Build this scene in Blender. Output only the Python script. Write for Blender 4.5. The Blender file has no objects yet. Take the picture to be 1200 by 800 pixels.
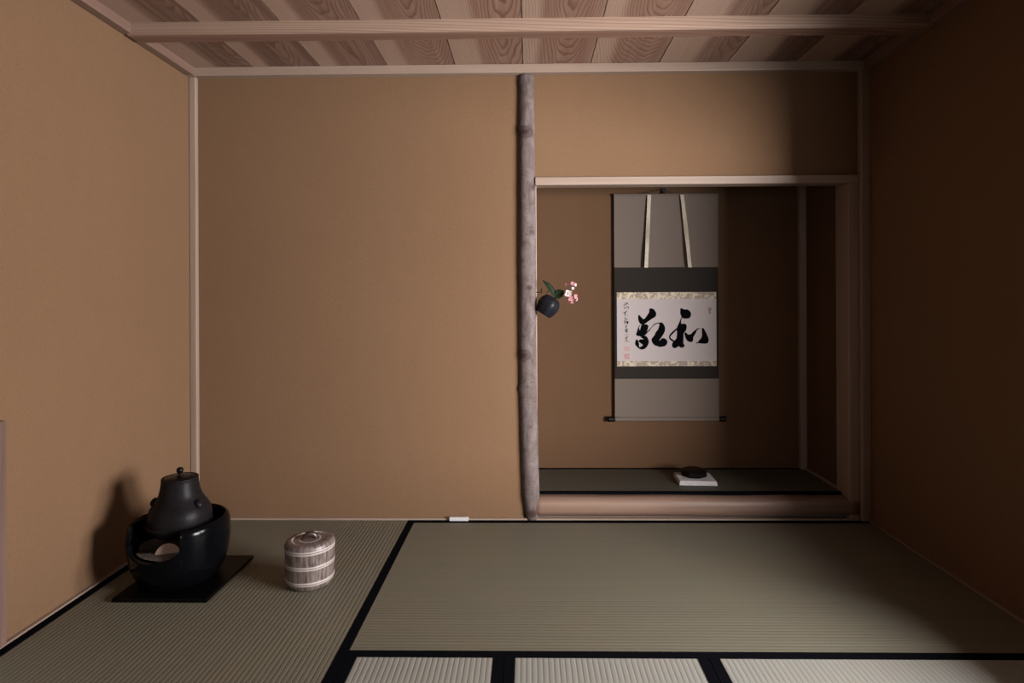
import bpy, bmesh, math, random
from mathutils import Vector, Matrix, noise
from mathutils.geometry import tessellate_polygon
random.seed(7)
PI = math.pi
C = bpy.context.scene.collection
S = bpy.context.scene

# ------------------------------------------------------------------ camera, light, exposure
cam_d = bpy.data.cameras.new('camera'); cam = bpy.data.objects.new('camera', cam_d); C.objects.link(cam)
S.camera = cam
YAW, ROLL = math.radians(0.85), math.radians(-0.25)
cam_d.sensor_width = 36; cam_d.lens = 36 * 682 / 1200
cam_d.shift_x = -8 / 1200; cam_d.shift_y = -51 / 1200
cam_d.clip_start = 0.02
cam.matrix_world = Matrix.Translation((0, 0, 0.942)) @ Matrix.Rotation(YAW, 4, 'Z') @ Matrix.Rotation(PI / 2, 4, 'X') @ Matrix.Rotation(ROLL, 4, 'Z')

w = bpy.data.worlds.new('sky'); S.world = w; w.use_nodes = True
w.node_tree.nodes['Background'].inputs[0].default_value = (0.75, 0.85, 1, 1)
w.node_tree.nodes['Background'].inputs[1].default_value = 0.1

WIN = (0.40, 1.62, 0.33, 1.48)          # window opening in the right wall: y0 y1 z0 z1
def area(name, loc, rot, sx, sy, power, col):
    d = bpy.data.lights.new(name, 'AREA'); d.shape = 'RECTANGLE'; d.size = sx; d.size_y = sy
    d.energy = power; d.color = col
    o = bpy.data.objects.new(name, d); C.objects.link(o); o.location = loc; o.rotation_euler = rot
    return o
area('window_daylight', (2.15, 1.45, 0.90), (0, PI / 2, 0), .8, .8, 118, (1.0, 0.97, 0.97))
area('window_skylight', (2.55, 0.05, 0.85), Vector((2.5, -2.0, -0.1)).to_track_quat('Z', 'Y').to_euler(), 1.35, .9, 415, (1.0, 0.97, 0.97))
area('rear_fill_light', (.725, -1.56, 1.0), (PI / 2, 0, 0), .25, .9, 16, (1.0, 0.97, 0.97))  # added fill lamp behind the camera, softens the pole's shadow

S.view_settings.view_transform = 'Standard'; S.view_settings.look = 'None'
S.view_settings.gamma = 1; S.view_settings.use_curve_mapping = False
S.view_settings.exposure = 0.0

# ------------------------------------------------------------------ helpers
def link(name, me, mat=None, parent=None):
    o = bpy.data.objects.new(name, me); C.objects.link(o)
    if mat: me.materials.append(mat)
    if parent: o.parent = parent
    return o
def obj(name, bm, mat=None, parent=None, smooth=False, bevel=0, segs=2):
    bmesh.ops.recalc_face_normals(bm, faces=bm.faces[:])
    if bevel:
        bmesh.ops.bevel(bm, geom=bm.edges[:], offset=bevel, segments=segs, profile=0.5, affect='EDGES', clamp_overlap=True)
    me = bpy.data.meshes.new(name); bm.to_mesh(me); bm.free()
    if smooth:
        for p in me.polygons: p.use_smooth = True
    return link(name, me, mat, parent)
def thing(name, label, cat, loc=(0, 0, 0), rz=0, group=None):
    o = bpy.data.objects.new(name, None); C.objects.link(o); o.empty_display_size = 0.05
    o.location = loc; o.rotation_euler = (0, 0, rz); o['label'] = label; o['category'] = cat
    if group: o['group'] = group
    return o
def struct(o): o['kind'] = 'structure'; return o
def box(bm, x0, x1, y0, y1, z0, z1):
    vs = [bm.verts.new((x, y, z)) for x in (x0, x1) for y in (y0, y1) for z in (z0, z1)]
    for f in ((0, 1, 3, 2), (4, 6, 7, 5), (0, 4, 5, 1), (2, 3, 7, 6), (0, 2, 6, 4), (1, 5, 7, 3)):
        bm.faces.new([vs[i] for i in f])
    return vs
def bx(*a):
    bm = bmesh.new(); box(bm, *a); return bm
def lathe(prof, n=64, bm=None, cap0=True, cap1=True, center=(0, 0, 0), rfun=None):
    bm = bm or bmesh.new(); rings = []
    for k, (r, z) in enumerate(prof):
        ring = []
        for i in range(n):
            a = 2 * PI * i / n; rr = r * (rfun(a, z) if rfun else 1)
            ring.append(bm.verts.new((center[0] + rr * math.cos(a), center[1] + rr * math.sin(a), center[2] + z)))
        rings.append(ring)
    for a, b in zip(rings, rings[1:]):
        for i in range(n): bm.faces.new((a[i], a[(i + 1) % n], b[(i + 1) % n], b[i]))
    if cap0: bm.faces.new(rings[0][::-1])
    if cap1: bm.faces.new(rings[-1])
    return bm
def spline(pts, sub=6):
    out = []; n = len(pts)
    for i in range(n - 1):
        p0 = Vector(pts[max(i - 1, 0)]); p1 = Vector(pts[i]); p2 = Vector(pts[i + 1]); p3 = Vector(pts[min(i + 2, n - 1)])
        for k in range(sub):
            t = k / sub
            out.append(0.5 * ((2 * p1) + (p2 - p0) * t + (2 * p0 - 5 * p1 + 4 * p2 - p3) * t * t + (3 * p1 - p0 - 3 * p2 + p3) * t ** 3))
    out.append(Vector(pts[-1])); return out
def tube(path, rad, n=8, bm=None):
    bm = bm or bmesh.new(); rings = []; path = [Vector(p) for p in path]
    for i, p in enumerate(path):
        d = (path[min(i + 1, len(path) - 1)] - path[max(i - 1, 0)]).normalized()
        u = d.cross(Vector((0.13, 0.31, 0.94))).normalized(); v = d.cross(u)
        r = rad[i] if isinstance(rad, (list, tuple)) else rad
        rings.append([bm.verts.new(p + r * (math.cos(2 * PI * k / n) * u + math.sin(2 * PI * k / n) * v)) for k in range(n)])
    for a, b in zip(rings, rings[1:]):
        for i in range(n): bm.faces.new((a[i], a[(i + 1) % n], b[(i + 1) % n], b[i]))
    bm.faces.new(rings[0][::-1]); bm.faces.new(rings[-1]); return bm

# ------------------------------------------------------------------ materials
GAIN = 0.54          # darkens every base colour so less light bounces around the room
class NT:
    def __init__(s, name, rough=0.6, metal=0.0, spec=0.5):
        s.m = bpy.data.materials.new(name); s.m.use_nodes = True; s.t = s.m.node_tree
        s.b = s.t.nodes['Principled BSDF']; s.b.inputs['Roughness'].default_value = rough
        s.b.inputs['Metallic'].default_value = metal; s.b.inputs['Specular IOR Level'].default_value = spec
        s.co = s.n('ShaderNodeTexCoord').outputs['Object']
    def n(s, typ, ins=None, **kw):
        nd = s.t.nodes.new(typ)
        for k, v in kw.items(): setattr(nd, k, v)
        for k, v in (ins or {}).items():
            if hasattr(v, 'is_output') or isinstance(v, bpy.types.NodeSocket): s.t.links.new(v, nd.inputs[k])
            else: nd.inputs[k].default_value = v
        return nd
    def math(s, op, a, b=0.0, c=0.0):
        return s.n('ShaderNodeMath', {0: a, 1: b, 2: c}, operation=op).outputs[0]
    def sep(s, v): return s.n('ShaderNodeSeparateXYZ', {0: v}).outputs
    def comb(s, x=0.0, y=0.0, z=0.0): return s.n('ShaderNodeCombineXYZ', {0: x, 1: y, 2: z}).outputs[0]
    def scale(s, v, sc): return s.n('ShaderNodeVectorMath', {0: v, 1: sc}, operation='MULTIPLY').outputs[0]
    def noise(s, v, scale=5, detail=3, rough=0.5, dist=0.0):
        return s.n('ShaderNodeTexNoise', {'Vector': v, 'Scale': scale, 'Detail': detail, 'Roughness': rough, 'Distortion': dist}).outputs[0]
    def ramp(s, f, stops, interp='LINEAR'):
        nd = s.n('ShaderNodeValToRGB', {0: f}); e = nd.color_ramp.elements; nd.color_ramp.interpolation = interp
        while len(e) < len(stops): e.new(0.5)
        for k, (p, c) in enumerate(stops):
            e[k].position = p; e[k].color = (c, c, c, 1) if isinstance(c, (int, float)) else (*c, 1)
        return nd.outputs[0]
    def mix(s, f, a, b, mode='MIX'):
        nd = s.n('ShaderNodeMix', data_type='RGBA', blend_type=mode)
        for i, v in ((0, f), (6, a), (7, b)):
            if isinstance(v, bpy.types.NodeSocket): s.t.links.new(v, nd.inputs[i])
            else: nd.inputs[i].default_value = (*v, 1) if isinstance(v, tuple) else v
        return nd.outputs[2]
    def col(s, v):
        if isinstance(v, tuple): s.b.inputs['Base Color'].default_value = (*(x * GAIN for x in v), 1)
        else: s.t.links.new(s.n('ShaderNodeVectorMath', {0: v, 1: (GAIN,) * 3}, operation='MULTIPLY').outputs[0], s.b.inputs['Base Color'])
        return s
    def bump(s, h, strength=0.3, dist=0.002):
        nd = s.n('ShaderNodeBump', {'Height': h, 'Strength': strength, 'Distance': dist})
        s.t.links.new(nd.outputs[0], s.b.inputs['Normal']); return s

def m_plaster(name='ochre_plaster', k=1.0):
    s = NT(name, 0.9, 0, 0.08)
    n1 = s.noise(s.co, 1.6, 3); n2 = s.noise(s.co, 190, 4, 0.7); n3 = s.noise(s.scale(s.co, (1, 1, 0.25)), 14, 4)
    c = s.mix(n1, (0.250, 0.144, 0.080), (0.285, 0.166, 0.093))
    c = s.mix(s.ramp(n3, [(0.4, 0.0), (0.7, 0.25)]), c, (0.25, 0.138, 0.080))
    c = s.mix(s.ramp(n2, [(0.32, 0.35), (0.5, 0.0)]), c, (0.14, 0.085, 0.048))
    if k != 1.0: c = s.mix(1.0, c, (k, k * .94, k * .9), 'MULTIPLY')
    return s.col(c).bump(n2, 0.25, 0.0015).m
def m_wood(name, light, dark, axis, rough=0.5, amount=1.0, freq=1.0):
    s = NT(name, rough, 0, 0.35)
    sc = [60 * freq, 60 * freq, 60 * freq]; sc[axis] = 1.6
    v = s.scale(s.co, tuple(sc))
    n1 = s.noise(v, 1.0, 4, 0.6, 0.4)
    sc2 = [9, 9, 9]; sc2[axis] = 0.7
    n2 = s.noise(s.scale(s.co, tuple(sc2)), 1.0, 3, 0.5, 0.8)
    f = s.math('MULTIPLY', s.ramp(n1, [(0.3, 0.0), (0.72, 1.0)]), 0.5 * amount)
    f = s.math('ADD', f, s.math('MULTIPLY', s.ramp(n2, [(0.35, 0.0), (0.75, 1.0)]), 0.5 * amount))
    return s.col(s.mix(f, light, dark)).bump(n1, 0.12, 0.0006).m
def m_cedar(name, tone=1.0):
    # flat-sawn cedar: UV x = across (m), UV y = along (m); colour attribute 'rnd' = per-board grain and tone
    s = NT(name, 0.45, 0, 0.3)
    uv = s.n('ShaderNodeUVMap', uv_map='grain').outputs[0]
    u, v, _ = s.sep(uv)
    board_vals = s.n('ShaderNodeVertexColor', layer_name='board_vals').outputs[0]
    R, G, B = s.n('ShaderNodeSeparateColor', {0: board_vals}).outputs[:3]
    warp = s.noise(s.n('ShaderNodeVectorMath', {0: s.scale(uv, (5, 1.3, 1)), 1: s.comb(s.math('MULTIPLY', R, 37), s.math('MULTIPLY', G, 53), 0)}, operation='ADD').outputs[0], 1.0, 3, 0.5)
    fine = s.noise(s.n('ShaderNodeVectorMath', {0: s.scale(uv, (160, 5, 1)), 1: s.comb(s.math('MULTIPLY', B, 91), 0, 0)}, operation='ADD').outputs[0], 1.0, 3, 0.6)
    uo = s.math('ADD', u, s.math('MULTIPLY', s.math('SUBTRACT', G, 0.5), 0.28))
    depth = s.math('ADD', s.math('MULTIPLY', v, s.math('MULTIPLY_ADD', R, 0.22, 0.05)), s.math('MULTIPLY', warp, 0.10))
    rr = s.math('SQRT', s.math('ADD', s.math('MULTIPLY', uo, uo), s.math('MULTIPLY', depth, depth)))
    ring = s.math('FRACT', s.math('MULTIPLY', rr, 120))
    line = s.ramp(ring, [(0.0, 0.05), (0.55, 0.25), (0.86, 1.0), (0.97, 0.55), (1.0, 0.05)])
    heart = s.ramp(s.math('ADD', s.math('ABSOLUTE', uo), s.math('MULTIPLY', warp, 0.05)), [(0.122, 1.0), (0.150, 0.0)])
    base = s.mix(heart, tuple(x * tone for x in (0.58, 0.41, 0.31)), s.mix(B, tuple(x * tone for x in (0.40, 0.22, 0.155)), tuple(x * tone for x in (0.15, 0.080, 0.060))))
    streak = s.noise(s.n('ShaderNodeVectorMath', {0: s.scale(uv, (34, .8, 1)), 1: s.comb(s.math('MULTIPLY', R, 71), 0, 0)}, operation='ADD').outputs[0], 1.0, 2, 0.5)
    base = s.mix(s.ramp(streak, [(0.35, 0.0), (0.65, 0.6)]), base, tuple(x * tone for x in (0.50, 0.33, 0.24)))
    dk = s.mix(heart, tuple(x * tone for x in (0.36, 0.22, 0.16)), tuple(x * tone for x in (0.17, 0.085, 0.06)))
    c = s.mix(s.math('MULTIPLY', line, 0.9), base, dk)
    c = s.mix(s.math('MULTIPLY', s.ramp(fine, [(0.4, 0.0), (0.8, 1.0)]), 0.35), c, dk)
    return s.col(c).bump(line, 0.1, 0.0005).m
def m_tatami(name, axis, a, b, pitch=0.0143):
    # ribs run along the other axis; axis = direction across ribs (0 x, 1 y)
    s = NT(name, 0.55, 0, 0.35)
    xyz = s.sep(s.co)
    ph = s.math('FRACT', s.math('DIVIDE', xyz[axis], pitch))
    prof = s.math('SINE', s.math('MULTIPLY', ph, PI))
    sc = [9, 9, 1]; sc[axis] = 900; sc2 = [500, 500, 1]; sc2[axis] = 60
    straw = s.noise(s.scale(s.co, tuple(sc2)), 1.0, 2, 0.6)
    big = s.noise(s.co, 5, 3)
    ribid = s.math('FLOOR', s.math('DIVIDE', xyz[axis], pitch))
    rv = s.n('ShaderNodeTexWhiteNoise', {'W': ribid}, noise_dimensions='1D').outputs[0]
    f = s.math('MULTIPLY_ADD', straw, 0.55, s.math('MULTIPLY', rv, 0.25))
    c = s.mix(f, a, b)
    c = s.mix(s.ramp(big, [(0.4, 0), (0.75, 0.3)]), c, tuple(x * y for x, y in zip(a, (1.1, 0.93, 0.78))))
    c = s.mix(s.ramp(prof, [(0.0, 0.7), (0.30, 0.0)]), c, tuple(x * 0.6 for x in b))
    h = s.math('ADD', s.ramp(prof, [(0, 0.0), (0.5, 0.75), (1, 1.0)]), s.math('MULTIPLY', straw, 0.12))
    return s.col(c).bump(h, 0.26, 0.003).m
def m_plain(name, c, rough=0.6, metal=0, spec=0.5, nscale=0, c2=None, bstr=0.2, bd=0.001, detail=3):
    s = NT(name, rough, metal, spec)
    if nscale:
        n = s.noise(s.co, nscale, detail, 0.6); s.col(s.mix(s.ramp(n, [(0.35, 0), (0.7, 1)]), c, c2 or c)); s.bump(n, bstr, bd)
    else: s.col(c)
    return s.m
def m_bark():
    s = NT('bark', 0.85, 0, 0.2)
    n1 = s.noise(s.scale(s.co, (1, 1, 0.55)), 26, 5, 0.65, 0.6); n2 = s.noise(s.scale(s.co, (1, 1, 2.4)), 38, 4, 0.6, 1.0)
    n3 = s.noise(s.co, 240, 4, 0.7)
    c = s.mix(s.ramp(n1, [(0.3, 0), (0.7, 1)]), (0.11, 0.078, 0.070), (0.28, 0.225, 0.213))
    c = s.mix(s.ramp(n2, [(0.28, 0.9), (0.40, 0.0)]), c, (0.07, 0.04, 0.035))
    c = s.mix(s.ramp(n3, [(0.35, 0.6), (0.55, 0.0)]), c, (0.12, 0.085, 0.08))
    kn = s.n('ShaderNodeVertexColor', layer_name='knot').outputs[0]
    c = s.mix(kn, c, (0.065, 0.035, 0.03))
    return s.col(c).bump(n1, 0.5, 0.004).m
def m_jar():
    s = NT('ash_glazed_clay', 0.42, 0, 0.5)
    x, y, z = s.sep(s.co)
    a = s.math('ARCTAN2', y, x)
    st = s.noise(s.comb(s.math('MULTIPLY', a, 7), s.math('MULTIPLY', z, 9), 0), 1.6, 5, 0.7)
    blot = s.noise(s.co, 30, 3)
    r = s.math('SQRT', s.math('ADD', s.math('MULTIPLY', x, x), s.math('MULTIPLY', y, y)))
    c = s.mix(s.ramp(st, [(0.38, 0), (0.62, 1)]), (0.060, 0.030, 0.026), (0.30, 0.225, 0.205))
    c = s.mix(s.ramp(blot, [(0.45, 0), (0.7, 0.5)]), c, (0.34, 0.30, 0.27))
    seam = s.math('ABSOLUTE', s.math('SUBTRACT', s.math('FRACT', s.math('MULTIPLY', a, 26 / (2 * PI))), 0.5))
    c = s.mix(s.ramp(seam, [(0.02, 0.75), (0.09, 0.0)]), c, (0.06, 0.03, 0.027))
    wob = s.math('MULTIPLY', s.math('SUBTRACT', s.noise(s.co, 12, 2), 0.5), 0.004)
    zz = s.math('ADD', z, wob); rr = s.math('ADD', r, wob)
    m = 0.0
    for z0 in (0.1280, 0.1205, 0.0785, 0.0715, 0.0285, 0.0215):
        l = s.ramp(s.math('ABSOLUTE', s.math('SUBTRACT', zz, z0)), [(0.0005, 1), (0.0014, 0)])
        m = s.math('MAXIMUM', m, l)
    top = s.math('GREATER_THAN', z, 0.1385)
    for r0 in (0.0555, 0.033):
        l = s.ramp(s.math('ABSOLUTE', s.math('SUBTRACT', rr, r0)), [(0.0006, 1), (0.0015, 0)])
        m = s.math('MAXIMUM', m, s.math('MULTIPLY', l, top))
    c = s.mix(s.math('MULTIPLY', m, 0.85), c, (0.80, 0.70, 0.64))
    return s.col(c).bump(s.math('ADD', st, m), 0.25, 0.0015).m
def m_silk(name, c, c2, thread=700):
    s = NT(name, 0.85, 0, 0.06)
    x, y, z = s.sep(s.co)
    n = s.noise(s.scale(s.co, (thread, 1, 30)), 1, 2); n2 = s.noise(s.scale(s.co, (30, 1, thread)), 1, 2)
    return s.col(s.mix(s.math('MULTIPLY_ADD', n, 0.5, s.math('MULTIPLY', n2, 0.5)), c, c2)).m
def m_brocade(name, a, b, scale=60, lo=0.47, hi=0.55):
    s = NT(name, 0.55, 0, 0.4)
    n = s.noise(s.co, scale, 2, 0.5, 1.6)
    return s.col(s.mix(s.ramp(n, [(lo, 0), (hi, 1)]), a, b)).m

PLASTER = m_plaster(); ALCOVE = m_plaster('darker_alcove_plaster', 0.62)  # alcove walls: same plaster multiplied darker and redder
WX = m_wood('pale_cedar_x', (0.48, 0.365, 0.285), (0.36, 0.24, 0.18), 0)
WY = m_wood('pale_cedar_y', (0.46, 0.33, 0.26), (0.30, 0.19, 0.145), 1)
WRED = m_wood('reddish_cedar_y', (0.33, 0.205, 0.155), (0.20, 0.115, 0.085), 1)
WZ = m_wood('pale_cedar_z', (0.50, 0.37, 0.29), (0.34, 0.225, 0.165), 2)
WLOG = m_wood('polished_log', (0.36, 0.225, 0.16), (0.17, 0.095, 0.068), 0, 0.5, 1.1, 0.8)
CEDAR = m_cedar('ceiling_cedar'); BEAMC = m_cedar('beam_cedar', 0.95)
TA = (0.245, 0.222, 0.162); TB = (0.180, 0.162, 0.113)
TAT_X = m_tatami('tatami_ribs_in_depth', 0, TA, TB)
TAT_Y = m_tatami('tatami_ribs_across', 1, TA, TB)
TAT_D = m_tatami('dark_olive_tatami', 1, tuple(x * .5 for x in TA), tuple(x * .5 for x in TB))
TAT_SHEEN = m_tatami('sheen_lit_tatami', 0, (0.42, 0.41, 0.365), (0.33, 0.32, 0.28))  # sheen and window brightness on the front mats put into the colour
HERI = m_plain('black_cloth', (0.003, 0.003, 0.005), 1.0, 0, 0.02, 500, (0.006, 0.006, 0.008), 0.2, 0.0004)
BARK = m_bark(); JAR = m_jar()
IRON = m_plain('cast_iron', (0.010, 0.009, 0.010), 0.38, 0.0, 0.07, 170, (0.020, 0.016, 0.017), 0.55, 0.0012, 5)
LACQ = m_plain('black_glaze', (0.003, 0.003, 0.004), 0.15, 0, 0.09)
BOARD = m_plain('black_lacquer_board', (0.002, 0.002, 0.002), 0.35, 0, 0.12)
LIDM = m_plain('dark_bronze', (0.006, 0.005, 0.006), 0.25, 0.0, 0.15)
ASH = m_plain('ash', (0.20, 0.17, 0.15), 1.0, 0, 0.05, 120, (0.11, 0.085, 0.07), 0.8, 0.004, 5)
TILE = m_plain('bisque_tile', (0.52, 0.37, 0.29), 0.8, 0, 0.2, 20, (0.46, 0.30, 0.23))
WHITEP = m_plain('white_paper', (0.80, 0.76, 0.76), 0.8, 0, 0.2)
BLK = m_plain('black_lacquer', (0.006, 0.004, 0.004), 0.4, 0, 0.12)
POT = m_plain('dark_stoneware', (0.010, 0.010, 0.014), 0.42, 0, 0.13, 70, (0.018, 0.018, 0.024), 0.3, 0.001)
NAIL = m_plain('rusty_iron', (0.02, 0.012, 0.01), 0.6, 0.5)
LEAF = m_plain('dark_green_leaf', (0.010, 0.018, 0.008), 0.6, 0, 0.12, 40, (0.020, 0.036, 0.012))
STEM = m_plain('green_stem', (0.03, 0.035, 0.015), 0.5)
PINK = m_plain('pink_petal', (0.60, 0.20, 0.25), 0.7, 0, 0.1, 200, (0.66, 0.34, 0.37))
PINKW = m_plain('white_pink_petal', (0.85, 0.68, 0.68), 0.6, 0, 0.3, 150, (0.80, 0.55, 0.57))
YEL = m_plain('yellow_stamen', (0.75, 0.6, 0.15), 0.6)
SILK = m_silk('greige_silk', (0.24, 0.190, 0.155), (0.195, 0.150, 0.125))
DSILK = m_silk('dark_olive_silk', (0.046, 0.037, 0.031), (0.030, 0.025, 0.021))
PAPER = m_silk('calligraphy_paper', (0.66, 0.58, 0.565), (0.62, 0.54, 0.525), 90)
BROC = m_brocade('gold_brocade', (0.36, 0.26, 0.20), (0.72, 0.62, 0.42), 34, .44, .58)
BROC2 = m_brocade('pale_brocade_ribbon', (0.52, 0.44, 0.34), (0.68, 0.58, 0.44), 160)
INK = m_plain('ink', (0.003, 0.003, 0.004), 0.9, 0, 0.03); INK2 = m_plain('faint_ink', (0.015, 0.010, 0.010), 0.9, 0, 0.03)
SEAL = m_brocade('red_seal_ink', (0.50, 0.17, 0.17), (0.66, 0.42, 0.40), 420, 0.45, 0.55)
SEALF = m_brocade('faint_red_seal_ink', (0.56, 0.26, 0.25), (0.66, 0.46, 0.44), 420, 0.45, 0.55)
SHOJI = m_plain('shoji_paper', (0.8, 0.78, 0.74), 0.9)

# ------------------------------------------------------------------ room shell
XL, XR, YB, YF = -1.44, 1.435, 2.48, -1.5
ZT = 1.925
struct(obj('floor', bx(XL - .1, XR + .1, YF - .1, YB + .02, -0.16, -0.055), m_plain('subfloor', (0.2, 0.14, 0.1), 0.8)))
struct(obj('wall_left', bx(XL - .08, XL, YF - .08, YB + .1, -.055, ZT), PLASTER))
bm = bmesh.new()
for a in ((XL, .6, -.055, ZT), (.85, XR, -.055, ZT), (.6, .85, -.055, .55), (.6, .85, 1.45, ZT)): box(bm, a[0], a[1], YF - .06, YF, a[2], a[3])  # slot cut to let the added rear fill lamp through
struct(obj('wall_front', bm, m_wood('low_bounce_panelling', (.10, .06, .04), (.05, .03, .02), 2)))  # unseen wall, its dark finish added to cut bounced light
# right wall with the window opening (behind the camera's right shoulder)
struct(obj('wall_light_blocker', bx(.9, XR, -.15, -.10, -.055, ZT), PLASTER))  # added unseen wall, blocks the rear lamp from the right side
bm = bmesh.new(); y0, y1, z0, z1 = WIN
TW = 0.10
for a in ((YF - .08, y0, -.055, ZT), (y1, YB + .1, -.055, ZT), (y0, y1, -.055, z0), (y0, y1, z1, ZT)):
    box(bm, XR, XR + TW, *a)
struct(obj('wall_right', bm, PLASTER))
wf = obj('window_1', bmesh.new(), WY); struct(wf)
bm = bmesh.new()
for a in ((y0, y0 + .025, z0, z1), (y1 - .025, y1, z0, z1), (y0, y1, z0, z0 + .025), (y0, y1, z1 - .025, z1)):
    box(bm, XR - .006, XR + TW, *a)
me = bpy.data.meshes.new('window_1'); bm.to_mesh(me); bm.free(); me.materials.append(WY); wf.data = me
# back wall: left panel, header above the alcove
struct(obj('wall_back', bx(XL, -0.02, YB, YB + .06, -.055, ZT), PLASTER))
struct(obj('wall_back_header', bx(0.0, XR, YB, YB + .06, 1.452, ZT), PLASTER))
# alcove
AY = 2.89; AZ = 0.098; AXR = 1.362
bm = bmesh.new()
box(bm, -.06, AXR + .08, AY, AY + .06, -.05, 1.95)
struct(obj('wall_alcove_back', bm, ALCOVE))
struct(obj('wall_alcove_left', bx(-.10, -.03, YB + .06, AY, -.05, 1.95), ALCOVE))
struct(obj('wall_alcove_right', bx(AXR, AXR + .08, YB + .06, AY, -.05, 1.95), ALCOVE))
struct(obj('ceiling_alcove', bx(-.03, AXR, YB + .06, AY, 1.85, 1.88), WX))
struct(obj('trim_1', bx(AXR - .030, AXR, AY - .032, AY, AZ, 1.85), WZ, bevel=.003))          # post in the back corner
struct(obj('trim_2', bx(AXR - .010, AXR, YB + .03, AY - .03, AZ, AZ + .012), WY))             # strip along the alcove floor
# posts
struct(obj('trim_3', bx(XL, XL + .030, YB - .022, YB, 0.0, 1.89), WZ, bevel=.004))            # left corner post
struct(obj('trim_4', bx(XR - .040, XR, YB - .030, YB, 0.0, 1.89), WZ, bevel=.004))            # right corner post
struct(obj('trim_5', bx(XR - .085, XR - .040, YB - .012, YB + .09, 0.0, 1.455), WZ, bevel=.004))  # alcove jamb
struct(obj('trim_6', bx(0.018, 0.040, YB + .005, YB + .075, AZ - .02, 1.455), WZ, bevel=.002))    # thin jamb behind the pole
struct(obj('trim_7', bx(0.034, XR - .040, YB - .022, YB + .045, 1.418, 1.452), WX, bevel=.003))  # lintel
# floor strips (tatami edge battens)
struct(obj('baseboard_left', bx(XL, XL + .0135, YF, YB - .03, -.055, .006), WY, bevel=.001))
struct(obj('baseboard_right', bx(XR - .0135, XR, YF, YB - .03, -.055, .006), WY, bevel=.001))
struct(obj('baseboard_back', bx(XL + .030, XR - .04, YB - .014, YB, -.055, .007), WX, bevel=.001))
# rounded log sill under the alcove
bm = bmesh.new(); N = 28; prof = []
for k in range(N):
    t = 2 * PI * k / N; c, s_ = math.cos(t), math.sin(t)
    prof.append((0.040 * math.copysign(abs(c) ** .75, c), 0.041 * math.copysign(abs(s_) ** .75, s_)))
rings = []
for i in range(41):
    x = 0.02 + (XR - .045 - 0.02) * i / 40; wv = .0012 * math.sin(x * 5) + .0008 * math.sin(x * 13)
    rings.append([bm.verts.new((x, YB + .022 + py * (1 + wv * 10), .052 + pz + wv)) for py, pz in prof])
for a, b in zip(rings, rings[1:]):
    for i in range(N): bm.faces.new((a[i], a[(i + 1) % N], b[(i + 1) % N], b[i]))
bm.faces.new(rings[0]); bm.faces.new(rings[-1][::-1])
struct(obj('trim_8', bm, WLOG, smooth=True))

# ceiling boards (one mesh, gaps between boards, grain UV + hand-set tone per board, darker towards both sides)
def grain_board(bm, uvl, cl, x0, x1, y0, y1, z0, z1, along=1, board_vals=None):
    board_vals = board_vals or (random.random(), random.random(), random.random(), 1)
    n0 = len(bm.faces); box(bm, x0, x1, y0, y1, z0, z1); bm.faces.ensure_lookup_table()
    cx, cy = (x0 + x1) / 2, (y0 + y1) / 2
    for f in bm.faces[n0:]:
        for l in f.loops:
            co = l.vert.co
            if along == 1: l[uvl].uv = (co.x - cx + (co.z - z0) * 0.6, co.y - 1.9)
            else: l[uvl].uv = ((co.y - cy) + (co.z - z0), co.x * 0.55)
            l[cl] = board_vals
bm = bmesh.new(); uvl = bm.loops.layers.uv.new('grain'); cl = bm.loops.layers.color.new('board_vals')
box(bm, XL - .08, XR + .1, YF - .08, AY + .06, ZT + .012, ZT + .03)
for f in bm.faces:
    for l in f.loops: l[cl] = (0, 0, 1, 1)
RB = [(.2, .5, .9), (.6, .42, .95), (.5, .62, .9), (.3, .62, .72), (.75, .60, .40), (.25, .5, .08), (.55, .66, .38), (.8, .62, .30), (.35, .40, .68), (.6, .36, .95), (.3, .36, 1.0), (.5, .3, .9), (.4, .5, .95)]
for i in range(-6, 6):
    xa = -0.016 + i * 0.2855; xb = xa + 0.2855
    xa2, xb2 = max(xa + .0018, XL), min(xb - .0018, XR)
    if xb2 - xa2 < .02: continue
    grain_board(bm, uvl, cl, xa2, xb2, YF, YB - .0, ZT, ZT + .008, 1, (*RB[(i + 6) % 13], 1))
struct(obj('ceiling', bm, CEDAR))
# cross beams under the boards
def beam(y0, y1, z0, z1, name, seed):
    bm = bmesh.new(); uvl = bm.loops.layers.uv.new('grain'); cl = bm.loops.layers.color.new('board_vals')
    c = .010
    prof = [(y0, z1), (y0, z0 + c), (y0 + c * .8, z0), (y1 - c * .8, z0), (y1, z0 + c), (y1, z1)]
    n = 1
    A = [bm.verts.new((XL + .02, y, z)) for y, z in prof]; B = [bm.verts.new((XR - .02, y, z)) for y, z in prof]
    acc = 0; s0 = 0
    ds = [0]
    for a, b in zip(prof, prof[1:]): ds.append(ds[-1] + math.hypot(b[0] - a[0], b[1] - a[1]))
    for k in range(len(prof) - 1):
        f = bm.faces.new((A[k], B[k], B[k + 1], A[k + 1]))
        for l in f.loops:
            kk = k if l.vert in (A[k], B[k]) else k + 1
            l[uvl].uv = (ds[kk] - .07, l.vert.co.x * .22 + seed); l[cl] = (.9, .5, .45, 1)
    for E in (A, B): bm.faces.new(E)
    struct(obj(name, bm, BEAMC))
beam(2.045, 2.118, 1.882, ZT, 'trim_9', 0.1)
beam(1.10, 1.173, 1.882, ZT, 'trim_10', 0.7)
beam(0.15, 0.223, 1.882, ZT, 'trim_11', 1.3)
struct(obj('trim_12', bx(XL + .0, XR, YB - .038, YB, 1.888, ZT), WX, bevel=.003))
struct(obj('trim_13', bx(XL, XL + .036, YF, YB - .038, 1.888, ZT), WRED, bevel=.003))
struct(obj('trim_14', bx(XR - .036, XR, YF, YB - .038, 1.888, ZT), WRED, bevel=.003))
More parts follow.
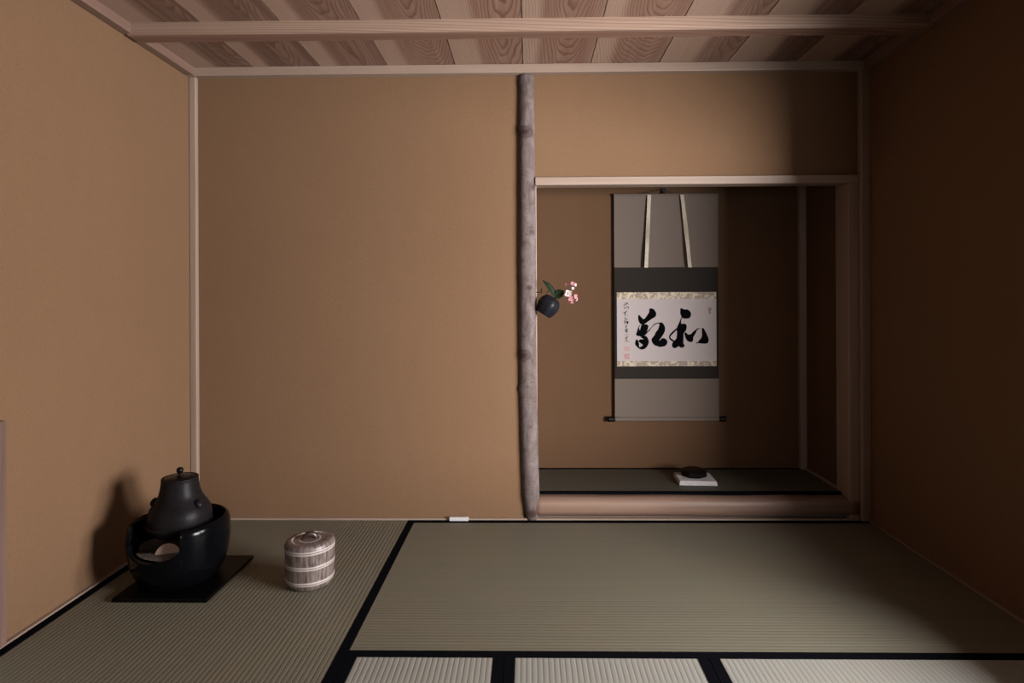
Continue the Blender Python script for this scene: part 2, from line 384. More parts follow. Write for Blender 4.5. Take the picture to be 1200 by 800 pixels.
# low opening on the left wall (only its far jamb is in view)
dj = struct(obj('door_1', bx(XL + .0, XL + .006, .86, 1.532, 0.045, 0.590), SHOJI))
bm = bmesh.new()
box(bm, XL, XL + .016, 1.532, 1.566, .006, .614); box(bm, XL, XL + .016, .83, .86, .006, .614)
box(bm, XL, XL + .016, .86, 1.532, .590, .614); box(bm, XL, XL + .016, .86, 1.532, .006, .045)
obj('door_frame', bm, m_wood('brown_frame_wood', (.30, .19, .15), (.16, .09, .07), 2), dj, bevel=0)

# ------------------------------------------------------------------ tatami
def tatami(label, x0, x1, y0, y1, mat, heri_axis, z=0.0, th=.05, hw=.029, group=None):
    # heri_axis 1: border cloth strips run in depth on the x sides; 0: run across on the y sides
    t = thing('tatami_mat', label, 'tatami mat', (x0, y0, z - th), 0, group)
    L, W_ = x1 - x0, y1 - y0; g = .0006
    if heri_axis == 1: a = (hw, L - hw, g, W_ - g)
    else: a = (g, L - g, hw, W_ - hw)
    obj('woven_surface', bx(*a, .0, th), mat, t)
    for k in (0, 1):
        if heri_axis == 1: b = ((g, hw) if k == 0 else (L - hw, L - g)) + (g, W_ - g)
        else: b = (g, L - g) + ((g, hw) if k == 0 else (W_ - hw, W_ - g))
        obj('border_cloth', bx(*b, 0, th + .001), HERI, t, bevel=.0008)
    return t
XM = -.4815; YM = 1.524; xl, xr = XL + .0135, XR - .0135; yb = YB - .014
tatami('tatami mat along the left wall under the kettle and water jar', xl, XM, yb - 1.91, yb, TAT_X, 1)
tatami('wide tatami mat in front of the alcove with ribs running sideways', XM, xr, YM, yb, TAT_Y, 0)
tatami('narrow tatami mat in bright sheen at bottom, nearest the long left mat', XM, -.065, .58, YM, TAT_SHEEN, 1)
tatami('tatami mat in bright sheen at bottom, middle of the three front mats', -.065, .468, .58, YM, TAT_SHEEN, 1)
tatami('tatami mat in bright sheen at bottom right beside the dark right wall', .468, xr, .58, YM, TAT_SHEEN, 1)
# the floor behind the camera
struct(obj('floor_rear', bx(xl, xr, YF, .578, -.05, -.001), TAT_X))
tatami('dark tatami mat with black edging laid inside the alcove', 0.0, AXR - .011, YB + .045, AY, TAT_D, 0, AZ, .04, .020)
struct(obj('floor_alcove', bx(-.03, AXR, YB + .06, AY, -.05, AZ - .0405), WX))

# small white block at the foot of the back wall
o = obj('white_block', bx(-.040, .040, -.006, .006, 0, .015), WHITEP, bevel=.0015)
o.location = (-.294, YB - .0212, .0012)
o['label'] = 'tiny white block on the mat edge at the foot of the back wall'; o['category'] = 'block'

# ------------------------------------------------------------------ bark pole
KN = [(1.64, 4.55, 1.0, .0035, .020), (1.66, 3.3, .9, .006, .016), (1.41, 5.6, .8, .003, .012), (1.22, 5.3, .6, .001, .014), (0.985, 5.0, .85, .003, .012),
      (0.70, 4.35, 1.0, .004, .018), (0.555, 3.25, .9, .008, .016), (1.86, 3.3, .5, .003, .02), (1.03, 3.2, .5, .003, .02), (.40, 4.9, .5, .001, .01), (.30, 4.3, .5, .001, .012), (.03, 4.8, .9, .002, .025), (.52, 5.3, .35, .001, .01), (.88, 4.6, .35, .001, .01), (1.10, 4.3, .4, .001, .01)]
bm = bmesh.new(); NA, NZ = 56, 260; rings = []; Z0, Z1 = .0025, 1.8875
kl = bm.verts.layers.float_color.new('knot')
for j in range(NZ + 1):
    z = Z0 + (Z1 - Z0) * j / NZ
    cx = .0045 * math.sin(z * 2.3 + .5) - .004 * math.exp(-((z - .55) / .25) ** 2) + (.010 * max(0, (.22 - z) / .22)) - .001 - .007 * math.exp(-((z - .85) / .45) ** 2)
    cy = .004 * math.sin(z * 3.1)
    R0 = .0395 - .006 * max(0, z - .9) / 1.0 - .009 * max(0, (.10 - z) / .10) - .002 * max(0, (.3 - z) / .3)
    ring = []
    for i in range(NA):
        a = 2 * PI * i / NA
        p = Vector((math.cos(a) * 1.2, math.sin(a) * 1.2, z * 7))
        r = R0 * (1 + .035 * noise.noise(p) + .018 * noise.noise(p * 3.3)); k = 0
        for kz, ka, st, hh, sg in KN:
            sg *= 1.25; da = (a - ka + PI) % (2 * PI) - PI
            d2 = (da * R0 / sg) ** 2 + ((z - kz) / (sg * .75)) ** 2
            if d2 < 12:
                r += hh * math.exp(-d2); k = max(k, 1.25 * st * (math.exp(-d2 * 1.2) if st < .99 else (math.exp(-d2 * 1.5) + .5 * math.exp(-(d2 - 1.6) ** 2 * 4))))
        v = bm.verts.new((cx + r * math.cos(a), cy + r * math.sin(a), z)); k = min(k, 1); v[kl] = (k, k, k, 1); ring.append(v)
    rings.append(ring)
for a, b in zip(rings, rings[1:]):
    for i in range(NA): bm.faces.new((a[i], a[(i + 1) % NA], b[(i + 1) % NA], b[i]))
bm.faces.new(rings[0][::-1]); bm.faces.new(rings[-1])
o = obj('bark_post', bm, BARK, smooth=True); o.location = (.004, YB + .008, 0)
o['label'] = 'knotty grey bark log post standing at the alcove edge'; o['category'] = 'post'

# ------------------------------------------------------------------ hanging scroll (traced in millimetre-true size on its own plane)
sc = thing('hanging_scroll', 'hanging calligraphy scroll with two black characters in the alcove', 'scroll', (.6818, 2.868, .3318))
PX = 237.6
def sx(px): return (px - 780) / PX
def sz(py): return (494 - py) / PX
def curvy(z): return -.0012 * math.sin(z * 5)
def panel(name, x0, x1, yt, yb_, mat, off, parent, th=.0007):
    bm = bmesh.new(); n = 14; X0, X1, Za, Zb = sx(x0), sx(x1), sz(yb_), sz(yt)
    f = []
    for i in range(n + 1):
        z = Za + (Zb - Za) * i / n
        f.append([bm.verts.new((x, -off + d + curvy(z), z)) for x, d in ((X0, 0), (X1, 0), (X1, th), (X0, th))])
    for a, b in zip(f, f[1:]):
        for i in range(4): bm.faces.new((a[i], a[(i + 1) % 4], b[(i + 1) % 4], b[i]))
    bm.faces.new(f[0][::-1]); bm.faces.new(f[-1])
    return obj(name, bm, mat, parent)
pt_ = panel('upper_silk_panel', 719.6, 840.4, 229.8, 314.0, SILK, 0, sc)
pd = panel('dark_silk_border', 719.6, 840.4, 314.0, 444.0, DSILK, 0, sc)
panel('lower_silk_panel', 719.6, 840.4, 444.0, 489.5, SILK, 0, sc)
pp = panel('calligraphy_paper', 722.3, 837.9, 351.0, 423.3, PAPER, .0009, sc)
panel('brocade_band', 722.3, 837.9, 343.0, 351.0, BROC, .0009, sc)
panel('brocade_band', 722.3, 837.9, 423.3, 429.3, BROC, .0009, sc)
# rods
bm = tube([(sx(719.2), 0.0, sz(229)), (sx(840.8), 0.0, sz(229))], .0045, 16)
obj('top_rod', bm, SILK, sc)
bm = tube([(sx(719.8), .0, sz(491)), (sx(840.2), .0, sz(491))], .0105, 24)
ro = obj('roller', bm, SILK, sc, smooth=False)
for s_ in (-1, 1):
    x0 = sx(719.8) if s_ < 0 else sx(840.2)
    bm = lathe([(.0085, 0), (.0125, .001), (.0128, .010), (.0128, .026), (.0138, .030), (.0138, .033), (.012, .0345)], 32)
    bmesh.ops.transform(bm, matrix=Matrix.Translation((x0, 0, sz(491))) @ Matrix.Rotation(s_ * PI / 2, 4, 'Y'), verts=bm.verts)
    obj('roller_knob', bm, BLK, ro, smooth=True)
# ribbons (hang free of the silk, leaning outward)
for xa, xb in ((760.4, 755.6), (798.4, 806.2)):
    bm = bmesh.new(); n = 16; f = []
    for i in range(n + 1):
        t = i / n; x = sx(xa + (xb - xa) * t); z = sz(229.5) + (sz(314.5) - sz(229.5)) * t
        off = -.006 - .016 * math.sin(t * PI * .5); hw = .0092
        tw = .003 * math.sin(t * 9 + xa)
        f.append([bm.verts.new((x + sx_, off + d + tw * sx_ / hw, z)) for sx_, d in ((-hw, 0), (hw, 0), (hw, .0012), (-hw, .0012))])
    for a, b in zip(f, f[1:]):
        for i in range(4): bm.faces.new((a[i], a[(i + 1) % 4], b[(i + 1) % 4], b[i]))
    bm.faces.new(f[0][::-1]); bm.faces.new(f[-1])
    obj('ribbon', bm, BROC2, sc)
bm = tube([(sx(752), -.003, sz(228)), (sx(778), -.004, sz(223.5)), (sx(789), -.003, sz(228))], .0014, 6)
obj('hanging_cord', bm, m_plain('dark_green_cord', (.012, .02, .017), .8), sc)

def poly(bm, pts, y, ox, oy, k):
    P = []
    q = [Vector((ox + a / k, oy + b / k, 0)) for a, b in pts]
    q2 = []
    n = len(q)
    for i in range(n):          # one Catmull-Rom pass keeps brush edges round
        p0, p1, p2, p3 = q[i - 1], q[i], q[(i + 1) % n], q[(i + 2) % n]
        for t in (0, .33, .66):
            q2.append(0.5 * ((2 * p1) + (p2 - p0) * t + (2 * p0 - 5 * p1 + 4 * p2 - p3) * t * t + (3 * p1 - p0 - 3 * p2 + p3) * t ** 3))
    vs = [bm.verts.new((sx(p.x), y, sz(p.y))) for p in q2]
    for tri in tessellate_polygon([q2]):
        try: bm.faces.new([vs[i] for i in tri])
        except ValueError: pass
def stroke(bm, pts, y, ox, oy, k, sub=5):
    ps = spline([(a, b, c) for a, b, c in pts], sub); L = []; Rr = []
    for i, p in enumerate(ps):
        d = ps[min(i + 1, len(ps) - 1)] - ps[max(i - 1, 0)]; d = Vector((d.x, d.y)).normalized(); nn = Vector((-d.y, d.x)) * max(p.z, 1) / 2 * (1.45 if p.z < 13 and k != K else 1)
        L.append(bm.verts.new((sx(ox + (p.x + nn.x) / k), y, sz(oy + (p.y + nn.y) / k))))
        Rr.append(bm.verts.new((sx(ox + (p.x - nn.x) / k), y, sz(oy + (p.y - nn.y) / k))))
    for i in range(len(ps) - 1): bm.faces.new((L[i], L[i + 1], Rr[i + 1], Rr[i]))
def ink(name, bm, mat, label=None):
    for v in bm.verts: v.co.y = -.0012 + curvy(v.co.z) + v.co.y * .00008
    bmesh.ops.recalc_face_normals(bm, faces=bm.faces[:])
    r = bmesh.ops.solidify(bm, geom=bm.faces[:], thickness=.0001)
    o = obj(name, bm, mat, pp)
    if label: o['label'] = label
bm = bmesh.new(); K = 13.333
A = (740, 355, K)
poly(bm, [(95,200),(115,197),(140,225),(180,258),(215,225),(255,165),(268,135),(265,105),(285,92),(320,95),(350,120),(372,160),(375,190),(360,220),(330,240),(290,265),(240,300),(205,325),(160,345),(125,330),(105,300),(95,255)], 0, *A)
poly(bm, [(135,375),(150,345),(200,338),(235,345),(252,365),(245,405),(225,455),(195,505),(160,530),(145,540),(120,525),(75,515),(60,490),(75,450),(85,410),(110,395),(118,440)], -1, *A)
stroke(bm, [(85,440,10),(100,385,12),(125,350,10)], -2, *A)
stroke(bm, [(125,480,60),(140,440,30),(150,390,12)], -3, *A)
poly(bm, [(60,580),(80,575),(95,600),(105,640),(110,690),(120,692),(105,715),(75,688),(48,660),(45,615)], -1, *A)
poly(bm, [(140,545),(165,525),(200,515),(240,550),(258,610),(240,670),(200,715),(150,730),(105,715),(120,692),(165,665),(135,635),(105,610),(100,590),(130,572),(175,570)], -2, *A)
stroke(bm, [(195,510,10),(225,470,16),(265,428,16),(300,385,9),(350,340,14),(400,320,14),(435,328,22)], -3, *A)
poly(bm, [(410,322),(455,310),(490,340),(510,390),(505,450),(480,500),(450,545),(425,580),(432,592),(455,560),(490,555),(520,570),(545,605),(535,650),(500,680),(430,690),(390,680),(350,665),(315,630),(300,580),(310,550),(345,510),(365,460),(400,420),(415,380),(425,345)], -4, *A)
ink('brush_character', bm, INK); bm = bmesh.new()
B = (780, 355, K)
poly(bm, [(215,95),(240,92),(260,103),(290,110),(320,108),(355,130),(378,165),(378,205),(360,240),(320,252),(280,252),(240,240),(225,205),(213,165)], 0, *B)
poly(bm, [(228,238),(240,245),(225,290),(232,335),(280,330),(310,355),(310,400),(295,445),(265,480),(262,530),(260,600),(262,640),(280,665),(270,690),(235,705),(205,695),(185,680),(165,695),(125,712),(95,698),(82,660),(95,620),(125,590),(150,560),(158,520),(160,460),(160,400),(185,335),(205,290),(218,255)], -1, *B)
stroke(bm, [(165,405,22),(110,455,28),(62,505,26),(47,545,20),(75,580,28),(115,602,26)], -2, *B)
poly(bm, [(275,480),(300,468),(320,490),(345,500),(380,490),(410,455),(435,440),(470,425),(445,490),(415,540),(410,590),(385,615),(345,610),(310,585),(290,540)], -1, *B)
poly(bm, [(545,410),(570,400),(590,430),(620,490),(645,550),(652,585),(640,625),(610,642),(540,640),(490,625),(500,590),(530,565),(548,520),(548,470)], -2, *B)
stroke(bm, [(450,440,26),(478,415,16),(530,400,5)], 0, *B); stroke(bm, [(505,622,26),(470,625,14),(450,640,5)], -1, *B)
ink('brush_character', bm, INK); bm = bmesh.new()
Cc = (720, 340, 20)
for i, st in enumerate([[(240,300,8),(225,322,8)], [(290,295,9),(265,335,12),(240,350,9),(198,372,14)], [(290,310,8),(316,342,8)],
           [(232,405,9),(222,455,7)], [(238,432,8),(270,412,8),(300,390,9),(318,415,10),(298,452,6)], [(200,548,18),(245,520,16),(285,495,16)], [(250,520,16),(232,598,16)],
           [(285,590,16),(296,602,16)], [(235,635,8),(232,712,8)], [(270,668,14),(285,705,20)], [(212,762,8),(262,748,9),(318,742,9)], [(230,752,8),(228,800,8)], [(300,750,16),(288,800,18)]]):
    stroke(bm, st, -i, *Cc, sub=3)
    if i in (2, 4, 7, 9, 12): ink('small_character', bm, INK2); bm = bmesh.new()
Dd = (720, 375, 14.54)
for i, st in enumerate([[(165,8,8),(168,72,7)], [(178,34,6),(228,36,7)], [(204,16,9),(205,78,8)], [(226,36,8),(216,62,8)], [(194,98,12),(182,130,12)],
           [(168,168,7),(214,150,7),(178,200,7),(214,188,8),(196,218,8)], [(166,185,6),(206,175,6)], [(182,250,7),(192,264,7)], [(216,248,7),(226,240,6)],
           [(222,284,7),(172,310,7)], [(202,300,7),(184,338,8),(212,346,9)]]):
    stroke(bm, st, -i, *Dd, sub=3)
    if i in (3, 4, 6, 8, 10): ink('small_character', bm, INK2); bm = bmesh.new()
stroke(bm, [(148,370,3),(200,374,4),(246,371,3)], 0, *Dd)
ink('small_character', bm, INK2)
def quad(bm, x0, x1, y0, y1, o):
    vs = [bm.verts.new((sx(o[0] + a / o[2]), 0, sz(o[1] + b / o[2]))) for a, b in ((x0, y0), (x1, y0), (x1, y1), (x0, y1))]; bm.faces.new(vs)
bm = bmesh.new(); quad(bm, 154, 244, 450, 532, Dd); ink('red_seal', bm, SEALF)
bm = bmesh.new(); quad(bm, 154, 244, 575, 666, Dd); ink('red_seal', bm, SEAL)
bm = bmesh.new(); poly(bm, [(648,88),(688,85),(690,132),(648,136)], 0, *B); poly(bm, [(656,142),(682,140),(684,174),(656,177)], 0, *B)
ink('red_seal', bm, m_brocade('brown_seal_ink', (.34, .14, .12), (.5, .3, .28), 420), 'small brownish oval seal')

# hook on the alcove wall
hk = obj('scroll_hook', bmesh.new(), NAIL)
bm = bmesh.new(); box(bm, -.011, .011, -.004, .0, .0, .030); box(bm, -.007, .007, -.020, -.002, .0, .006); box(bm, -.005, .005, -.020, -.016, .0, .014)
me = bpy.data.meshes.new('scroll_hook'); bm.to_mesh(me); bm.free(); me.materials.append(NAIL); hk.data = me
hk.location = (.672, AY - .0002, 1.452)
hk['label'] = 'small black hook on the alcove wall above the scroll'; hk['category'] = 'hook'

# ------------------------------------------------------------------ paper pad and incense box
PZ = AZ + .001
pad = thing('paper_pad', 'folded white paper pad on the dark alcove mat', 'paper', (.765, 2.685, PZ - .0005), math.radians(-3))
for k in range(3):
    z = .0066 * k
    bm = bx(-.084 + .001 * k, .084 - .001 * k, -.070 + .0008 * k, .070 - .0012 * k, z, z + .0062)
    obj('folded_sheet', bm, WHITEP, pad, bevel=.0028, segs=3)
ib = thing('incense_box', 'small black octagonal box resting on the white paper', 'box', (.765, 2.70, PZ + .0193), math.radians(10))
bm = lathe([(.050, 0), (.059, .006), (.061, .014)], 8); obj('box_base', bm, BLK, ib, bevel=.001)
bm = lathe([(.061, .0143), (.0605, .022), (.053, .029), (.045, .031)], 8); obj('box_lid', bm, BLK, ib, bevel=.001)

# ------------------------------------------------------------------ kettle, brazier, board
KX, KY = -1.168, 1.935
bd = obj('brazier_board', bx(-.150, .150, -.155, .155, 0, .011), BOARD, bevel=.0015); bd.location = (-1.148, 1.945, .0012)
bd['label'] = 'square black lacquer board under the charcoal brazier'; bd['category'] = 'board'
ZB = .0124
br = thing('brazier', 'round black glazed brazier with open front holding the kettle', 'brazier', (KX, KY, ZB))
prof = spline([(.095, .000, 0), (.112, .004, 0), (.129, .028, 0), (.143, .065, 0), (.150, .110, 0), (.1525, .150, 0), (.150, .180, 0), (.1445, .195, 0), (.136, .200, 0)], 8)
arc = [0]
for a, b in zip(prof, prof[1:]): arc.append(arc[-1] + (b - a).length)
def at_arc(s):
    for k in range(len(arc) - 1):
        if s <= arc[k + 1]:
            t = (s - arc[k]) / (arc[k + 1] - arc[k]); return prof[k].lerp(prof[k + 1], t)
    return prof[-1]
TH0 = math.radians(38); CEN = math.radians(-97)
def s_max(a):
    d = abs((a - CEN + PI) % (2 * PI) - PI)
    if d >= TH0: return arc[-1]
    zl = .150 - .042 * (1 - (d / TH0) ** 2.6) ** .5
    for k in range(len(prof)):
        if prof[k].y >= zl: return arc[k] + 0 * (k) - (prof[k].y - zl) / max((prof[k].y - prof[k - 1].y), 1e-6) * (arc[k] - arc[k - 1])
    return arc[-1]
angs = [CEN + TH0 + 1e-4 + (2 * PI - 2 * TH0 - 2e-4) * i / 80 for i in range(81)] + [CEN - TH0 * math.cos(PI * i / 48) if False else CEN + 2 * PI - TH0 * math.cos(PI * i / 48) for i in range(1, 48)]
bm = bmesh.new(); M_ = 40; cols = []
for a in angs:
    sm = s_max(a); c = []
    for j in range(M_ + 1):
        p = at_arc(sm * j / M_); c.append(bm.verts.new((p.x * math.cos(a), p.x * math.sin(a), p.y)))
    cols.append(c)
for i in range(len(cols)):
    a, b = cols[i], cols[(i + 1) % len(cols)]
    for j in range(M_): bm.faces.new((a[j], b[j], b[j + 1], a[j + 1]))
bm.faces.new([c[0] for c in cols][::-1])
bmesh.ops.recalc_face_normals(bm, faces=bm.faces[:])
bw = obj('bowl', bm, LACQ, br, smooth=True)
md = bw.modifiers.new('wall', 'SOLIDIFY'); md.thickness = .013; md.offset = -1
md2 = bw.modifiers.new('edge', 'BEVEL'); md2.width = .003; md2.segments = 3; md2.limit_method = 'ANGLE'; md2.angle_limit = math.radians(50)
# bed of ash
bm = bmesh.new(); rings = []
for i in range(13):
    r = .128 * i / 12; ring = []
    for k in range(48):
        a = 2 * PI * k / 48; x, y = r * math.cos(a), r * math.sin(a)
        z = .082 + .008 * noise.noise(Vector((x * 22, y * 22, 3))) + .036 * (math.exp(-((y + .088) / .024) ** 2) if y > -.088 else 1 - (-.088 - y) * 6) + .030 * max(0, (r - .08) / .048) * (1 if y > -.03 else 0)
        ring.append(bm.verts.new((x, y, z)))
    rings.append(ring)
for a, b in zip(rings[1:], rings[2:]):
    for k in range(48): bm.faces.new((a[k], a[(k + 1) % 48], b[(k + 1) % 48], b[k]))
c0 = bm.verts.new((0, 0, .082))
for k in range(48): bm.faces.new((c0, rings[1][k], rings[1][(k + 1) % 48]))
for v in rings[0]: bm.verts.remove(v)
ash = obj('ash_bed', bm, ASH, smooth=True); ash.location = (KX, KY, ZB)
ash['label'] = 'grey ash heaped inside the open front of the brazier'; ash['category'] = 'ash'; ash['kind'] = 'stuff'
# half-round clay tile standing in the ash
bm = bmesh.new(); R_ = .040; fr, bk = [], []
for k in range(25):
    a = PI * k / 24; fr.append(bm.verts.new((R_ * math.cos(a), 0, R_ * math.sin(a)))); bk.append(bm.verts.new((R_ * math.cos(a), .006, R_ * math.sin(a))))
for L_, ex in ((fr, 0), (bk, .006)):
    L_.append(bm.verts.new((-R_, ex, -.02))); L_.append(bm.verts.new((R_, ex, -.02)))
bm.faces.new(fr); bm.faces.new(bk[::-1])
for k in range(len(fr)): bm.faces.new((fr[k], bk[k], bk[(k + 1) % len(fr)], fr[(k + 1) % len(fr)]))
tl = obj('clay_tile', bm, TILE, bevel=.0015); tl.location = (-1.153, 1.842, .1215); tl.rotation_euler = (math.radians(-8), 0, math.radians(8))
tl['label'] = 'half-round cream clay tile standing in the ash of the brazier'; tl['category'] = 'tile'

kt = thing('tea_kettle', 'black cast iron kettle with flared shoulder sitting in the brazier', 'kettle', (KX, KY, 0))
prof = spline([(.030, .152, 0), (.060, .158, 0), (.082, .172, 0), (.0955, .189, 0), (.0995, .195, 0), (.1000, .199, 0), (.0965, .203, 0), (.0965, .214, 0), (.0945, .232, 0), (.088, .250, 0), (.0765, .268, 0), (.0665, .285, 0), (.0605, .303, 0), (.0570, .322, 0), (.0550, .338, 0), (.0555, .345, 0), (.0535, .3475, 0), (.0500, .346, 0), (.0480, .340, 0)], 4)
bm = lathe([(p.x, p.y) for p in prof], 96); obj('kettle_body', bm, IRON, kt, smooth=True)
bm = lathe([(.0485, .3395), (.0490, .3445), (.046, .3475), (.030, .3505), (.012, .352), (.004, .3525)], 64); ld = obj('kettle_lid', bm, LIDM, kt, smooth=True)
bm = lathe([(.012, .351), (.0105, .3535), (.005, .355), (.0042, .358), (.0072, .3605), (.0098, .365), (.0108, .370), (.0098, .3755), (.006, .379), (.001, .380)], 32); obj('lid_knob', bm, LIDM, ld, smooth=True)
for ang in (math.radians(186), math.radians(-18)):
    bm = bmesh.new(); rr = .083
    bmesh.ops.create_uvsphere(bm, u_segments=20, v_segments=12, radius=.0125)
    for v in bm.verts:
        v.co.z *= 1.25; v.co.x *= .8
    base = Matrix.Rotation(ang, 4, 'Z') @ Matrix.Translation((rr, 0, .266)) @ Matrix.Rotation(math.radians(-30), 4, 'Y')
    bmesh.ops.transform(bm, matrix=base, verts=bm.verts)
    # the ring hole
    bm2 = lathe([(.0055, 0), (.0062, .002)], 16)
    bm2.free()
    lg = obj('kettle_lug', bm, IRON, kt, smooth=True)

# ------------------------------------------------------------------ water jar
jr = thing('water_jar', 'lidded brown striped stoneware water jar banded in white', 'jar', (-.727, 1.925, .0008), math.radians(20))
prof = spline([(.062, .000, 0), (.069, .003, 0), (.0745, .014, 0), (.0765, .024, 0), (.0768, .050, 0), (.0772, .075, 0), (.0778, .100, 0), (.0785, .118, 0), (.0785, .1225, 0)], 6)
def wob(a, z): return 1 + .008 * math.sin(2 * a + 1) + .004 * math.sin(5 * a + z * 20)
bm = lathe([(p.x + .0011 * (math.exp(-((p.y - .075) / .004) ** 2) + math.exp(-((p.y - .025) / .004) ** 2)), p.y) for p in prof], 96, rfun=wob)
obj('jar_body', bm, JAR, jr, smooth=True)
prof = spline([(.0780, .1232, 0), (.0795, .1255, 0), (.0790, .134, 0), (.0755, .1415, 0), (.068, .1455, 0), (.057, .1460, 0), (.0545, .1445, 0), (.040, .1450, 0), (.020, .1460, 0), (.004, .1462, 0)], 5)
bm = lathe([(p.x, p.y) for p in prof], 96, rfun=wob); jl = obj('jar_lid', bm, JAR, jr, smooth=True)
path = spline([(-.019, 0, .143), (-.0165, 0, .151), (-.009, 0, .158), (0, 0, .1600), (.009, 0, .158), (.0165, 0, .151), (.019, 0, .143)], 5)
bm = tube(path, [.0075 + .002 * math.cos(PI * (i / (len(path) - 1) - .5)) for i in range(len(path))], 14)
jk = obj('lid_handle', bm, m_plain('dark_brown_clay', (.035, .018, .015), .35, 0, .5, 90, (.06, .03, .025)), jl, smooth=True); jk['label'] = 'dark brown arched lid handle'

# ------------------------------------------------------------------ peg, hanging vase and flower
pg = thing('wall_peg', 'small dark iron peg in the bark post above the vase', 'peg', (.0385, 2.482, .966))
bm = tube([(-.012, 0, 0), (.0, 0, 0), (.021, 0, 0)], .0020, 8); obj('peg_shaft', bm, NAIL, pg)
bm = tube([(.021, 0, -.006), (.0215, 0, .016)], [.0018, .0022], 8); obj('peg_tip', bm, NAIL, pg)
TILT = math.radians(32)
vs = thing('hanging_vase', 'small dark round vase hung tilted on the bark post', 'vase', (.0655, 2.478, .8725)); vs.rotation_euler = (0, TILT, 0)
prof = spline([(.028, .000, 0), (.0335, .002, 0), (.0415, .020, 0), (.0465, .040, 0), (.0455, .056, 0), (.037, .073, 0), (.026, .082, 0), (.019, .084, 0), (.0165, .0815, 0), (.017, .070, 0)], 5)
def fac(a, z): return 1 + .028 * math.cos(6 * (a + .3))
bm = lathe([(p.x, p.y) for p in prof], 72, rfun=fac); obj('vase_body', bm, POT, vs, smooth=True)
bm = tube([(-.030, 0, .070), (-.034, 0, .092), (-.016, 0, .112), (-.010, 0, .118)], .0012, 6); obj('vase_ring', bm, NAIL, vs)
def leaf(base, tip, up, width, bend, name, parent, L0=.25):
    base, tip = Vector(base), Vector(tip); d = tip - base; u = Vector(up).normalized(); side = d.cross(u).normalized(); u = side.cross(d).normalized()
    bm = bmesh.new(); n, m = 14, 6; g = []
    for i in range(n + 1):
        t = i / n; wd = width * (math.sin(PI * (t * .97 + .015)) ** .7) * (1 - .15 * t)
        c = base + d * t + u * bend * math.sin(PI * t)
        g.append([bm.verts.new(c + side * wd * (j / m * 2 - 1) + u * (.22 * wd * abs(j / m * 2 - 1) + .0008 * math.sin(t * 20) * (abs(j / m * 2 - 1)))) for j in range(m + 1)])
    for a, b in zip(g, g[1:]):
        for j in range(m): bm.faces.new((a[j], a[j + 1], b[j + 1], b[j]))
    bmesh.ops.recalc_face_normals(bm, faces=bm.faces[:]); bmesh.ops.solidify(bm, geom=bm.faces[:], thickness=.0007)
    return obj(name, bm, LEAF, parent, smooth=True)
# flower, local origin at the vase mouth
def wpt(px, py, dy=0.0):
    return Vector(((px - 652.0) / 280.0, dy, (346.5 - py) / 280.0))
fl = thing('flower_sprig', 'sprig of pink blossoms with dark leaves in the hanging vase', 'flower', (.1130, 2.470, .9445))
bm = tube(spline([wpt(649, 351), wpt(653, 345), wpt(658, 341, -.006), wpt(664, 339.5, -.012), wpt(669, 340, -.016), wpt(672, 346, -.018)], 5), .0011, 6)
tube(spline([wpt(664, 339.5, -.012), wpt(668, 336, -.016), wpt(671.5, 332, -.018), wpt(675, 330, -.018)], 4), .0008, 6, bm)
obj('stem', bm, STEM, fl, smooth=True)
leaf(wpt(653, 348), wpt(638.5, 326.5, -.006), (.6, -.8, .3), .0165, .010, 'leaf', fl)
leaf(wpt(652.5, 347), wpt(641, 330, .004), (.9, -.1, .4), .010, .006, 'leaf', fl)
leaf(wpt(651, 346, -.002), wpt(663.5, 339.5, -.016), (.1, -1, .2), .021, -.004, 'leaf', fl)
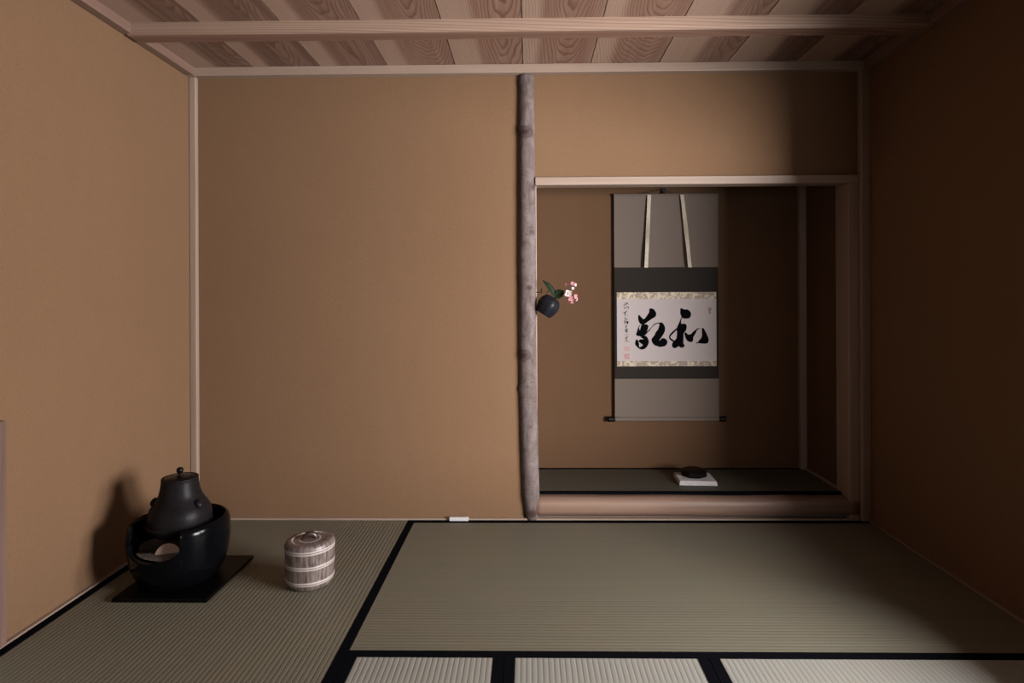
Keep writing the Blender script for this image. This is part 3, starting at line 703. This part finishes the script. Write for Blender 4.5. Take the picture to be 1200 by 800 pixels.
def blossom(c, r, face, mat, np_=4, name='blossom', spin=0.0):
    c = Vector(c); q = Vector(face).normalized().to_track_quat('Z', 'Y').to_matrix().to_4x4()
    r *= 1.25; bm = bmesh.new()
    for k in range(np_):
        a = 2 * PI * k / np_ + spin; n, m = 5, 4; g = []
        for i in range(n + 1):
            t = i / n; wd = r * .52 * math.sin(PI * (t * .8 + .12)) ** .8
            if i == n: wd *= .55
            g.append([bm.verts.new((r * t * math.cos(a) - wd * (j / m * 2 - 1) * math.sin(a), r * t * math.sin(a) + wd * (j / m * 2 - 1) * math.cos(a), r * .28 * t * t + r * .12 * abs(j / m * 2 - 1))) for j in range(m + 1)])
        for x, y in zip(g, g[1:]):
            for j in range(m): bm.faces.new((x[j], x[j + 1], y[j + 1], y[j]))
    bmesh.ops.recalc_face_normals(bm, faces=bm.faces[:]); bmesh.ops.solidify(bm, geom=bm.faces[:], thickness=.0004)
    bmesh.ops.transform(bm, matrix=Matrix.Translation(c) @ q, verts=bm.verts)
    b = obj(name, bm, mat, fl, smooth=True)
    bm = bmesh.new(); bmesh.ops.create_icosphere(bm, subdivisions=2, radius=r * .17)
    bmesh.ops.transform(bm, matrix=Matrix.Translation(c + Vector(face).normalized() * r * .15), verts=bm.verts)
    obj('stamen', bm, YEL, b, smooth=True)
blossom(wpt(668.5, 342.5, -.024), .0135, (-.1, -1, .15), PINKW, 4, spin=.5)
for (x, y, r, f, mt, sp) in [(673.5, 331, .0085, (.2, -1, .5), PINK, .2), (667, 332, .0075, (-.5, -.8, .4), PINK, 1.0), (676.5, 332, .0065, (.7, -.7, .1), PINKW, .4), (673.8, 336, .0055, (.2, -1, -.2), PINKW, .9),
                             (672, 348, .0115, (.1, -.8, -.5), PINK, .3), (676.5, 346, .0095, (.6, -.7, .1), PINK, .8), (667.5, 350.5, .0065, (-.5, -.6, -.6), PINK, .1), (673, 352.5, .0065, (.1, -.6, -.9), PINK, .5), (678, 349.5, .0055, (.7, -.4, -.6), PINKW, 0), (662.3, 345.5, .0050, (-.8, -.6, 0), PINK, .2)]:
    blossom(wpt(x, y, -.020 + random.uniform(-.003, .003)), r, f, mt, 4, spin=sp)
